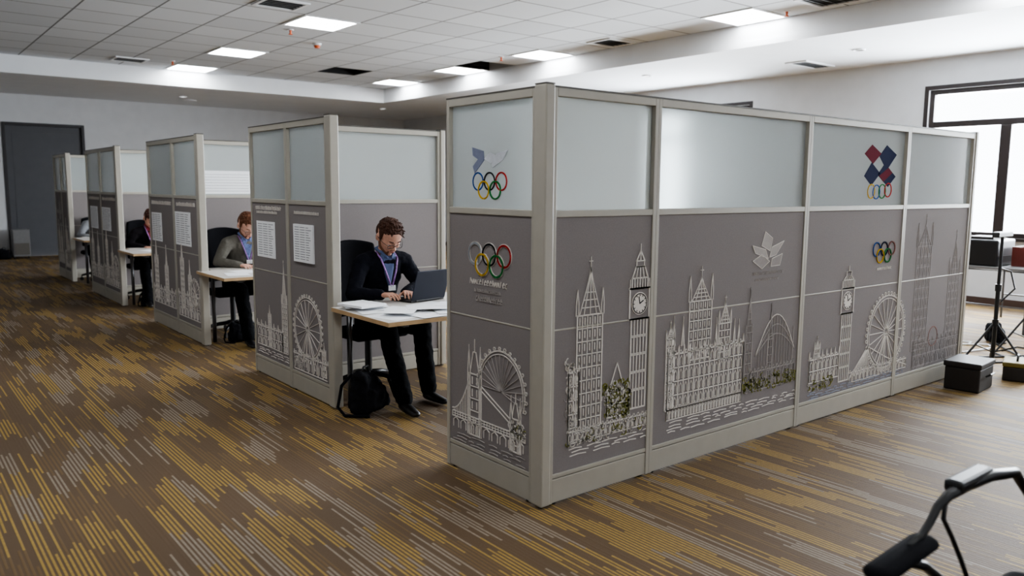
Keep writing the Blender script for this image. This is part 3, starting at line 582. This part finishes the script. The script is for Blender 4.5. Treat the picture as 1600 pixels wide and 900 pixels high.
# ------------------------------------------------------------------ office chair
def chair(loc,rz,label,arms=True,bz=1.12,name='office_chair'):
    t=thing(name,label,'chair',loc,rz,'black office chairs')
    MB().hull([((-.2,-.2,.46),(.04,.04,.03)),((.2,-.2,.46),(.04,.04,.03)),((-.2,.18,.46),(.04,.04,.035)),((.2,.18,.46),(.04,.04,.035))]).build('seat',M['blackf'],t,smooth=True)
    mb=MB(); n=8; vs=[];fs=[]
    for j in range(9):
        z=.56+(bz-.56)*j/8; hw=.215-.03*(j/8)**3-.02*(1-j/8)
        for i in range(n+1):
            a=-1+2*i/n; vs.append((a*hw,.24-.06*a*a+.02*(j/8),z+(-.03*a*a if j==8 else 0)))
    for j in range(8):
        for i in range(n): q=j*(n+1)+i; fs.append((q,q+1,q+n+2,q+n+1))
    mb.add(vs,fs); o=mb.build('backrest',M['blackf'],t,smooth=True); sm=o.modifiers.new('s','SOLIDIFY'); sm.thickness=.045; sm.offset=0; b=o.modifiers.new('b','BEVEL'); b.width=.015; b.segments=3
    MB().tube([(0,.05,.42),(0,.24,.42),(0,.27,.5),(0,.275,.75)],.018).build('back_bracket',M['blackp'],t,smooth=True)
    MB().cyl((0,0,.12),(0,0,.44),.028).build('gas_column',M['blackp'],t)
    for k in range(5):
        a=2*PI*k/5+.3; c,s=math.cos(a),math.sin(a)
        MB().tube([(.02*c,.02*s,.13),(.15*c,.15*s,.115),(.27*c,.27*s,.085)],[.024,.02,.014]).build('base_spoke',M['blackp'],t,smooth=True)
        MB().cyl((.27*c-.012*s,.27*s+.012*c,.028),(.27*c+.012*s,.27*s-.012*c,.028),.028).cyl((.27*c,.27*s,.03),(.27*c,.27*s,.085),.008).build('caster',M['blackp'],t)
    return t
# ------------------------------------------------------------------ people
def person(loc,rz,label,hairm,topm,shirtm,skin,vox=.006,S=1.03,glasses=True,lany=True,head_turn=0,tilt=28,write=False,pant='trou',lean=0,beard=False):
    t=thing('person',label,'person',loc,rz); SM=Matrix.Scale(S,4)
    def nb():
        m_=MB(); m_.M=SM.copy(); return m_
    l_=lean
    hip=lambda s:(s*.09,-.02,.54); knee={-1:(-.15,-.46,.52),1:(.14,-.45,.53)}; ank={-1:(-.20,-.76,.10),1:(.10,-.60,.10)}
    sh=lambda s:(s*.185,-.10-l_,1.0-l_*.35); elb={-1:(-.31,-.22,.79),1:(.27,-.22,.81)}; wr={-1:(-.15,-.37,.780),1:(.04,-.38,.785)}
    if write: elb={-1:(-.29,-.20,.80),1:(.28,-.22,.79)}; wr={-1:(-.12,-.40,.765),1:(.06,-.36,.765)}
    hd={-1:Vector((.25,-.95,0)).normalized(),1:Vector((-.30,-.93,0)).normalized()}
    def torso(mb,g):
        P=(( 0,0,.56),(.165+g,.125+g,.10+g)),((0,-.015-l_*.2,.72),(.145+g,.105+g,.09)),((0,-.065-l_*.6,.90-l_*.2),(.165+g,.115+g,.10)),((0,-.10-l_,1.01-l_*.35),(.155+g,.085+g,.055+g))
        for i in range(3): mb.hull([P[i],P[i+1]],10)
    def arms(mb,g,end=1.0):
        for s in (-1,1):
            mb.hull([((s*.09,-.10-l_,1.03-l_*.35),.055+g),(sh(s),.058+g)]); mb.hull([(sh(s),.056+g),(elb[s],.040+g)])
            e=Vector(elb[s]); w=Vector(wr[s]); w=e+(w-e)*end; mb.hull([(tuple(e),.040+g),(tuple(w),.027+g)])
    def legs(mb,g):
        for s in (-1,1):
            mb.hull([(hip(s),.085+g),(knee[s],.060+g)]); k_=Vector(knee[s]); a_=Vector(ank[s]); c_=k_+(a_-k_)*.3+Vector((0,.015,0))
            mb.hull([(knee[s],.058+g),(tuple(c_),.055+g)]); mb.hull([(tuple(c_),.055+g),(ank[s],.040+g*1.6)])
    LM=SM@Matrix.Translation((0,-l_,-l_*.35))
    HM=SM@Matrix.Translation((0,-.185-l_,1.205-l_*.5))@Matrix.Rotation(head_turn,4,'Z')@Matrix.Rotation(math.radians(tilt),4,'X')@Matrix.Scale(1.1,4)
    body=nb(); torso(body,-.012); arms(body,-.006); legs(body,-.012)
    for s in (-1,1):
        body.hull([(ank[s],.034),((ank[s][0],ank[s][1]-.02,.05),.03)])
    body.hull([((0,-.10-l_,1.04-l_*.35),.062),((0,-.155-l_,1.145-l_*.5),.054)])
    body.M=HM
    body.hull([((0,.02,.038),(.074,.092,.082)),((0,-.03,.045),(.068,.062,.065))],12)
    body.hull([((0,-.028,0),(.066,.064,.06)),((0,-.052,-.086),(.026,.028,.022)),((.044,-.012,-.052),(.016,.028,.026)),((-.044,-.012,-.052),(.016,.028,.026))],10)
    body.hull([((0,-.088,.016),.0075),((0,-.110,-.024),.0105)]); body.hull([((-.012,-.099,-.03),.008),((.012,-.099,-.03),.008)])
    body.hull([((-.036,-.078,.026),.011),((-.006,-.086,.022),.009)]); body.hull([((.036,-.078,.026),.011),((.006,-.086,.022),.009)])
    for s in (-1,1): body.ell((s*.036,-.064,-.02),(.022,.022,.02)); body.ell((s*.078,.012,-.002),(.010,.019,.031)); body.hull([((s*.074,.01,-.01),.008),((s*.066,.0,-.02),.012)])
    body.hull([((-.016,-.088,-.050),(.01,.009,.006)),((.016,-.088,-.050),(.01,.009,.006))]); body.hull([((-.012,-.084,-.060),(.01,.010,.006)),((.012,-.084,-.060),(.01,.010,.006))]); body.ell((0,-.07,-.090),(.018,.016,.013))
    body.M=SM
    for s in (-1,1):
        w=Vector(wr[s]); d=hd[s]
        th=d.cross(Vector((0,0,1)))
        if th.x*s>0: th=-th
        k0=w+d*.082+th*.026+Vector((0,0,.012)); k1=w+d*.078-th*.032+Vector((0,0,.006))
        body.hull([(tuple(w),(.024,.024,.019)),(tuple(w+d*.03),(.026,.024,.018)),(tuple(k0),(.013,.013,.012)),(tuple(k1),(.013,.013,.011))])
        for i in range(4):
            b=k0+(k1-k0)*(i/3); dd=(d+th*(1.4-i)*.09).normalized(); p=b.copy(); r=.0095
            L=[.98,1.08,1.0,.8][i]
            for l,pt in ((.036,.10),(.026,.55),(.02,.9)):
                q=p+(dd*math.cos(pt)-Vector((0,0,1))*math.sin(pt))*l*L; body.hull([(tuple(p),r),(tuple(q),r*.9)],6); p=q; r*=.9
        p=w+d*.03+th*.02; r=.0125
        for l,a in ((.035,.8),(.030,.5),(.024,.25)):
            q=p+(d*math.cos(a)+th*math.sin(a)).normalized()*l-Vector((0,0,.004)); body.hull([(tuple(p),r),(tuple(q),r*.88)],6); p=q; r*=.88
    body.organic('body',skin,t,vox,3)
    top=nb(); torso(top,.008); arms(top,.012,.96); top.M=LM; top.hull([((0,-.105,1.05),(.085,.07,.03)),((0,-.10,1.0),(.14,.09,.04))]); top.organic('cardigan',topm,t,max(vox,.007),5,.020,.06)
    tr=nb(); tr.hull([((0,.0,.56),(.17,.13,.095)),((0,-.06,.53),(.15,.08,.075))]); legs(tr,.013); tr.organic('trousers',M[pant],t,max(vox,.008),5,.020,.06)
    for s in (-1,1):
        so=nb(); a=ank[s]; so.hull([((a[0],a[1]+.02,.045),(.036,.04,.04)),((a[0]+s*.01,a[1]-.08,.035),(.045,.05,.03)),((a[0]+s*.02,a[1]-.17,.028),(.036,.035,.022))]); so.hull([((a[0],a[1]+.01,.05),.036),((a[0],a[1]+.005,.10),.044)]); so.organic('shoe',M['shoe'],t,.006,2)
    shb=nb(); shb.M=LM; shb.hull([((-.05,-.168,1.055),.018),((.05,-.168,1.055),.018),((0,-.186,.84),.012)]); shb.organic('shirt_front',shirtm,t,.005,2)
    cl=nb(); cl.M=LM
    for s in (-1,1): cl.hull([((s*.055,-.10,1.105),.014),((s*.05,-.165,1.085),.013)]); cl.hull([((s*.05,-.165,1.085),.012),((s*.02,-.195,1.045),.009)])
    cl.hull([((-.055,-.09,1.11),.013),((0,-.05,1.12),.013)]); cl.hull([((.055,-.09,1.11),.013),((0,-.05,1.12),.013)]); cl.organic('shirt_collar',shirtm,t,.005,2)
    h=MB(); h.M=HM; rr=random.Random(len(label)*7)
    h.hull([((0,.015,.060),(.079,.093,.064)),((0,-.040,.080),(.060,.040,.034))],10); h.ell((0,.055,.02),(.072,.062,.078))
    for s in (-1,1): h.hull([((s*.070,.0,.045),(.012,.028,.03)),((s*.073,-.020,.015),(.007,.011,.024))]); 
    for i in range(240):
        a=rr.uniform(0,2*PI); e=rr.uniform(.05,1.35); x=.077*math.cos(a)*math.cos(e); y=.012+.091*math.sin(a)*math.cos(e); z=.06+.064*math.sin(e)
        if y<-.070 and z<.085: continue
        h.hull([((x,y,z),.0075),((x*1.07+rr.uniform(-.012,.012),y*1.04-rr.uniform(0,.03),z+rr.uniform(-.006,.012)),.003)],4)
    h.organic('hair',hairm,t,.0032,1)
    if beard:
        bd=MB(); bd.M=HM
        bd.hull([((0,-.054,-.089),(.028,.029,.0225)),((.040,-.020,-.066),(.018,.030,.020)),((-.040,-.020,-.066),(.018,.030,.020))],8)
        for s in (-1,1): bd.hull([((s*.046,-.016,-.056),(.0175,.026,.022)),((s*.066,-.004,-.018),(.006,.012,.02))]); bd.hull([((s*.003,-.0965,-.0425),.0045),((s*.019,-.090,-.0480),.0045)],6); bd.hull([((s*.020,-.088,-.050),.0045),((s*.022,-.076,-.075),.008)],6)
        bd.organic('beard',M['stubble'],t,.0035,1)
    for s in (-1,1):
        e=MB(); e.M=HM; e.ell((s*.031,-.0755,.001),.0120); o=e.build('eye',M['eye'],t,smooth=True); e=MB(); e.M=HM; e.ell((s*.031,-.0830,-.004),(.006,.0055,.006)); e.build('iris',M['iris'],o,smooth=True)
        e=MB(); e.M=HM; e.hull([((s*.031,-.0770,.0055),(.0155,.0125,.0085))]); e.build('eyelid',skin,t,smooth=True)
        e=MB(); e.M=HM; e.hull([((s*.018,-.096,.0275),.0035),((s*.044,-.087,.031),.0028)],5); e.build('eyebrow',hairm,t,smooth=True)
    e=MB(); e.M=HM; e.hull([((-.017,-.0935,-.0545),.003),((.017,-.0935,-.0545),.003),((0,-.0980,-.0545),.004)],5); e.build('lips',M['lip'],t,smooth=True)
    if glasses:
        g=MB(); g.M=HM
        for s in (-1,1):
            g.tube([(s*.031+.024*math.copysign(abs(math.cos(a))**.7,math.cos(a)),-.104+.10*abs(s*.031+.024*math.cos(a))*.25,-.002+.015*math.copysign(abs(math.sin(a))**.7,math.sin(a))) for a in [2*PI*i/20 for i in range(20)]],.0018,6,True)
            g.tube([(s*.056,-.100,.004),(s*.078,-.06,.006),(s*.086,.01,.006),(s*.084,.03,-.008)],.0018,6)
        g.tube([(-.008,-.106,.002),(0,-.109,.005),(.008,-.106,.002)],.0018,6); g.build('glasses',M['blackp'],t,smooth=True)
    if lany:
        l=nb(); l.M=LM; l.tube([(-.075,-.12,1.09),(-.07,-.19,1.04),(-.045,-.215,.95),(-.005,-.225,.83)],.0065,6); l.tube([(.075,-.12,1.09),(.07,-.19,1.04),(.045,-.215,.95),(.005,-.225,.83)],.0065,6)
        o=l.build('lanyard',M['lany'],t,smooth=True); l=nb(); l.M=LM; l.bb(-.03,.03,-.23,-.226,.80,.84); l.build('badge_card',M['white'],o)
    return t
person((.58,2.70,0),0.0,'seated man in dark cardigan and glasses typing at the laptop, nearest of the row',M['hair1'],M['cardi1'],M['shirt1'],M['skin'],.0045,1.02,tilt=36,lean=.03,beard=True)
person((.57,5.67,0),0.0,'seated man with ginger hair in grey cardigan writing at the second desk',M['hair2'],M['cardi2'],M['shirt2'],M['skin2'],.006,1.01,True,True,.1,38,True,'trou',.08,True)
person((.48,9.0,0),0.0,'seated person in black bent low over the third desk',M['hair3'],M['cardi3'],M['shirt3'],M['skin'],.009,.98,False,True,.1,44,True,'trou',.10)
person((.42,11.85,0),0.0,'distant seated person in pale shirt at the farthest desk, half hidden',M['hair4'],M['cardi4'],M['shirt1'],M['skin2'],.012,.96,False,False,0,34,True,'trou',.07)
chair((.50,2.68,0),0.05,'black office chair under the nearest seated man',False,1.17); chair((.48,5.65,0),0,'black office chair under the man in grey cardigan',False,1.14); chair((.48,9.02,0),0,'black office chair under the person in black',False,1.1); chair((.44,11.86,0),0,'black office chair at the farthest desk',False,1.05)
# ------------------------------------------------------------------ bags
def bag(loc,rz,label,s=1):
    t=thing('backpack',label,'bag',loc,rz,'black bags on the carpet'); mb=MB(); mb.M=Matrix.Scale(s,4)
    mb.hull([((-.12,0,.06),(.05,.1,.06)),((.12,0,.06),(.05,.1,.06)),((-.09,.02,.28),(.05,.07,.05)),((.07,.02,.25),(.05,.07,.05))]); mb.hull([((-.09,-.1,.08),.04),((.09,-.1,.08),.04),((.06,-.08,.18),.03),((-.06,-.08,.18),.03)])
    mb.organic('bag_body',M['blackf'],t,.009,3,.04,.07)
    mb=MB(); mb.M=Matrix.Scale(s,4); mb.tube([(-.05,.03,.31),(-.03,.02,.36),(.03,.02,.36),(.05,.03,.31)],.009); mb.build('top_handle',M['blackp'],t,smooth=True)
    mb=MB(); mb.M=Matrix.Scale(s,4); mb.tube([(-.08,.09,.31),(-.12,.16,.22),(-.16,.17,.06),(-.2,.08,.015),(-.14,-.1,.015)],.012); mb.build('shoulder_strap',M['blackf'],t,smooth=True)
    mb=MB(); mb.M=Matrix.Scale(s,4); mb.tube([(.08,-.02,.30),(.16,-.08,.25),(.19,-.12,.1),(.22,-.16,.015)],.012); mb.build('shoulder_strap',M['blackf'],t,smooth=True)
bag((.17,2.08,0),.5,'black backpack slumped under the nearest desk beside the post',.92); bag((.36,5.18,0),.3,'black bag on the carpet under the second desk',.6); bag((.3,8.3,0),.2,'black bag under the third desk',.6)
bag((-.35,16.9,0),.2,'black bag on the floor at the far left beside the door',.7)
t=thing('equipment_trolley','small grey cabinet on the floor in front of the far dark door','cabinet',(-.02,17.1,0))
MB().bb(-.16,.16,-.15,.15,.05,.62).build('body',M['greybox'],t,bevel=.01); MB().bb(-.14,.14,-.158,-.15,.36,.58).build('drawer_front',M['greybox'],t); MB().bb(-.14,.14,-.158,-.15,.08,.33).build('door_panel',M['metal_edge'],t)
for x in (-.12,.12): MB().cyl((x-.01,-.1,.025),(x+.01,-.1,.025),.025).build('caster',M['blackp'],t)
# ------------------------------------------------------------------ right side clutter
t=thing('folding_table','folding table with metal legs under the window','table',(8.05,.75,0))
MB().bb(-.75,.75,-.4,.4,.72,.75).build('tabletop',M['greybox'],t,bevel=.005)
for sx in (-1,1):
    MB().tube([(sx*.62,-.34,0),(sx*.62,-.34,.70),(sx*.62,.34,.70),(sx*.62,.34,0)],.014).tube([(sx*.62,-.34,.3),(sx*.62,.34,.3)],.01).build('leg_frame',M['steel'],t)
t=thing('printer','black box-shaped printer on the table by the window','printer',(7.58,.90,.75))
MB().bb(-.25,.25,-.2,.2,0,.30).build('body',M['blackp'],t,bevel=.02); MB().bb(-.2,.2,-.215,-.2,.05,.12).build('paper_tray',M['darkgrey'],t); MB().bb(-.18,.18,-.12,.16,.30,.33).build('scanner_lid',M['darkgrey'],t,bevel=.006)
t=thing('storage_crate','dark red open crate on the table by the window','crate',(7.8,.50,.75))
MB().bb(-.2,.2,-.15,-.14,0,.22).bb(-.2,.2,.14,.15,0,.22).bb(-.2,-.19,-.14,.14,0,.22).bb(.19,.2,-.14,.14,0,.22).bb(-.19,.19,-.14,.14,0,.01).bb(-.21,.21,-.165,-.15,.18,.22).build('crate_body',M['redp'],t)
tag(MB().tube([(7.75,.48,.77),(7.77,.5,.95),(7.84,.48,1.04),(7.88,.43,1.0)],.010).build('rolled_cable',M['orange']),'orange coiled cable sticking out of the red crate','cable')
def stand(x,y,h,label):
    t=thing('light_stand',label,'stand',(x,y,0))
    MB().cyl((0,0,.1),(0,0,h*.6),.018).cyl((0,0,h*.6),(0,0,h),.014).build('pole',M['blackp'],t); MB().cyl((0,0,h*.58),(0,0,h*.63),.026).build('collar',M['blackp'],t); MB().cyl((0,0,.40),(0,0,.45),.026).build('collar',M['blackp'],t)
    for k in range(3):
        a=2*PI*k/3+.4; MB().tube([(0,0,.43),(.33*math.cos(a),.33*math.sin(a),.015)],.010).build('leg',M['blackp'],t); MB().tube([(0,0,.15),(.17*math.cos(a),.17*math.sin(a),.22)],.006).build('brace',M['blackp'],t)
    MB().bb(-.16,.16,-.03,.03,h-.03,h+.02).build('mounting_head',M['blackp'],t,bevel=.01); MB().tube([(0,0,h*.75),(.12,-.05,h*.72),(.1,-.1,h*.6),(.02,-.02,h*.5)],.008).build('hanging_cable',M['blackp'],t)
stand(5.35,-.05,1.22,'black tripod light stand beside the end of the long partition'); stand(6.35,.0,1.0,'shorter black tripod stand right of the first, in front of the window table'); stand(7.2,-.1,.85,'lowest black tripod stand farthest back near the window table')
t=thing('equipment_case','dark brown lidded equipment case on the carpet at the end of the long partition','case',(4.42,-.22,0),.1)
MB().bb(-.18,.18,-.13,.13,0,.19).build('case_body',M['darkgrey'],t,bevel=.012); MB().bb(-.19,.19,-.14,.14,.19,.235).build('case_lid',M['darkgrey'],t,bevel=.01); MB().tube([(-.06,-.14,.12),(-.05,-.17,.14),(.05,-.17,.14),(.06,-.14,.12)],.008).build('case_handle',M['blackp'],t)
t=thing('tool_box','low black tool box with olive yellow lid on the carpet near the black tripod','tool box',(5.10,-.34,0),.3)
MB().bb(-.16,.16,-.1,.1,0,.12).build('box_body',M['darkgrey'],t,bevel=.01); MB().bb(-.165,.165,-.105,.105,.12,.16).build('box_lid',M['yellp'],t,bevel=.01); MB().tube([(-.07,0,.16),(-.06,0,.20),(.06,0,.20),(.07,0,.16)],.008).build('box_handle',M['blackp'],t,smooth=True)
bag((6.75,.45,0),.8,'black camera bag among cables on the floor near the window',.7)
rr=random.Random(8)
for k,(x,y,l,m_) in enumerate([(6.3,-.1,'black cable looping over the carpet by the camera bag','blackp'),(7.3,-.2,'blue cable tangled on the carpet under the window','blue'),(5.8,-.3,'black cable curling on the carpet near the tripod and case','blackp'),(6.1,.5,'white cable curling on the carpet behind the tripod','white')]):
    pts=[(x+.35*math.sin(i*.7+k)+rr.uniform(-.06,.06),y+.3*math.cos(i*.55)+i*.02,.009+.004*(i%2)) for i in range(18)]
    tag(MB().tube(pts,.009,6).build('floor_cable',M[m_],smooth=True),l,'cable')
# ------------------------------------------------------------------ foreground chair
t=thing('armchair','black plastic armchair at the bottom right corner nearest the camera','chair',(-.18,-2.28,0),NEG)
MB().hull([((-.2,-.2,.45),(.05,.05,.03)),((.2,-.2,.45),(.05,.05,.03)),((-.2,.25,.45),(.05,.05,.03)),((.2,.25,.45),(.05,.05,.03))]).build('seat',M['blackf'],t,smooth=True)
for s in (-1,1):
    MB().hull([((s*.31,-.40,.640),(.040,.035,.020)),((s*.31,-.16,.655),(.040,.035,.020))]).build('arm_pad',M['blackf'],t,smooth=True)
    MB().tube([(s*.25,.0,.43),(s*.31,-.02,.5),(s*.31,-.14,.58),(s*.31,-.26,.63)],.014).build('arm_bracket',M['blackp'],t,smooth=True)
    MB().tube([(s*.31,-.24,.665),(s*.31,-.18,.675),(s*.31,-.13,.70),(s*.31,-.09,.735),(s*.305,-.04,.757),(s*.30,.06,.765),(s*.29,.20,.765),(s*.27,.34,.75),(s*.25,.42,.66),(s*.22,.40,.45)],[.009,.010,.011,.012,.015,.018,.018,.016,.014,.012],10).build('arm_tube',M['blackp'],t,smooth=True)
    MB().bb(s*.31-.028,s*.31+.028,.0,.22,.752,.79).build('arm_cover',M['blackp'],t,bevel=.012)
    MB().tube([(s*.305,-.05,.75),(s*.30,-.07,.70),(s*.29,-.03,.64),(s*.28,.02,.56),(s*.25,.05,.45)],.007,8).build('arm_strut',M['blackp'],t,smooth=True)
MB().hull([((-.2,.38,.76),(.03,.02,.02)),((.2,.38,.76),(.03,.02,.02)),((-.2,.36,.55),(.03,.02,.03)),((.2,.36,.55),(.03,.02,.03))]).build('backrest',M['blackf'],t,smooth=True)
for sx in (-1,1):
    for sy in (-1,1): MB().tube([(sx*.2,sy*.2,.44),(sx*.25,sy*.27,0)],.014).build('leg',M['blackp'],t,smooth=True)
# ------------------------------------------------------------------ lights
def area(name,loc,rot,sx,sy,p,col):
    l=bpy.data.lights.new(name,'AREA'); l.shape='RECTANGLE'; l.size=sx; l.size_y=sy; l.energy=p; l.color=col; o=bpy.data.objects.new(name,l); COL.objects.link(o); o.location=loc; o.rotation_euler=rot; return o
area('daylight_window',(X1+.6,.4,2.1),(0,PI/2,0),2.4,5.2,2200,(.87,.935,1))
area('daylight_window_small',(X1+.6,6.9,2.1),(0,PI/2,0),2.2,2.6,850,(.87,.935,1))
w=bpy.data.worlds.new('world'); SC.world=w; w.use_nodes=True; w.node_tree.nodes['Background'].inputs[0].default_value=(.86,.93,1,1); w.node_tree.nodes['Background'].inputs[1].default_value=8.0
try:
    SC.view_settings.view_transform='AgX'; SC.view_settings.look='AgX - Medium High Contrast'; SC.view_settings.exposure=.0
except Exception as e: print(e)
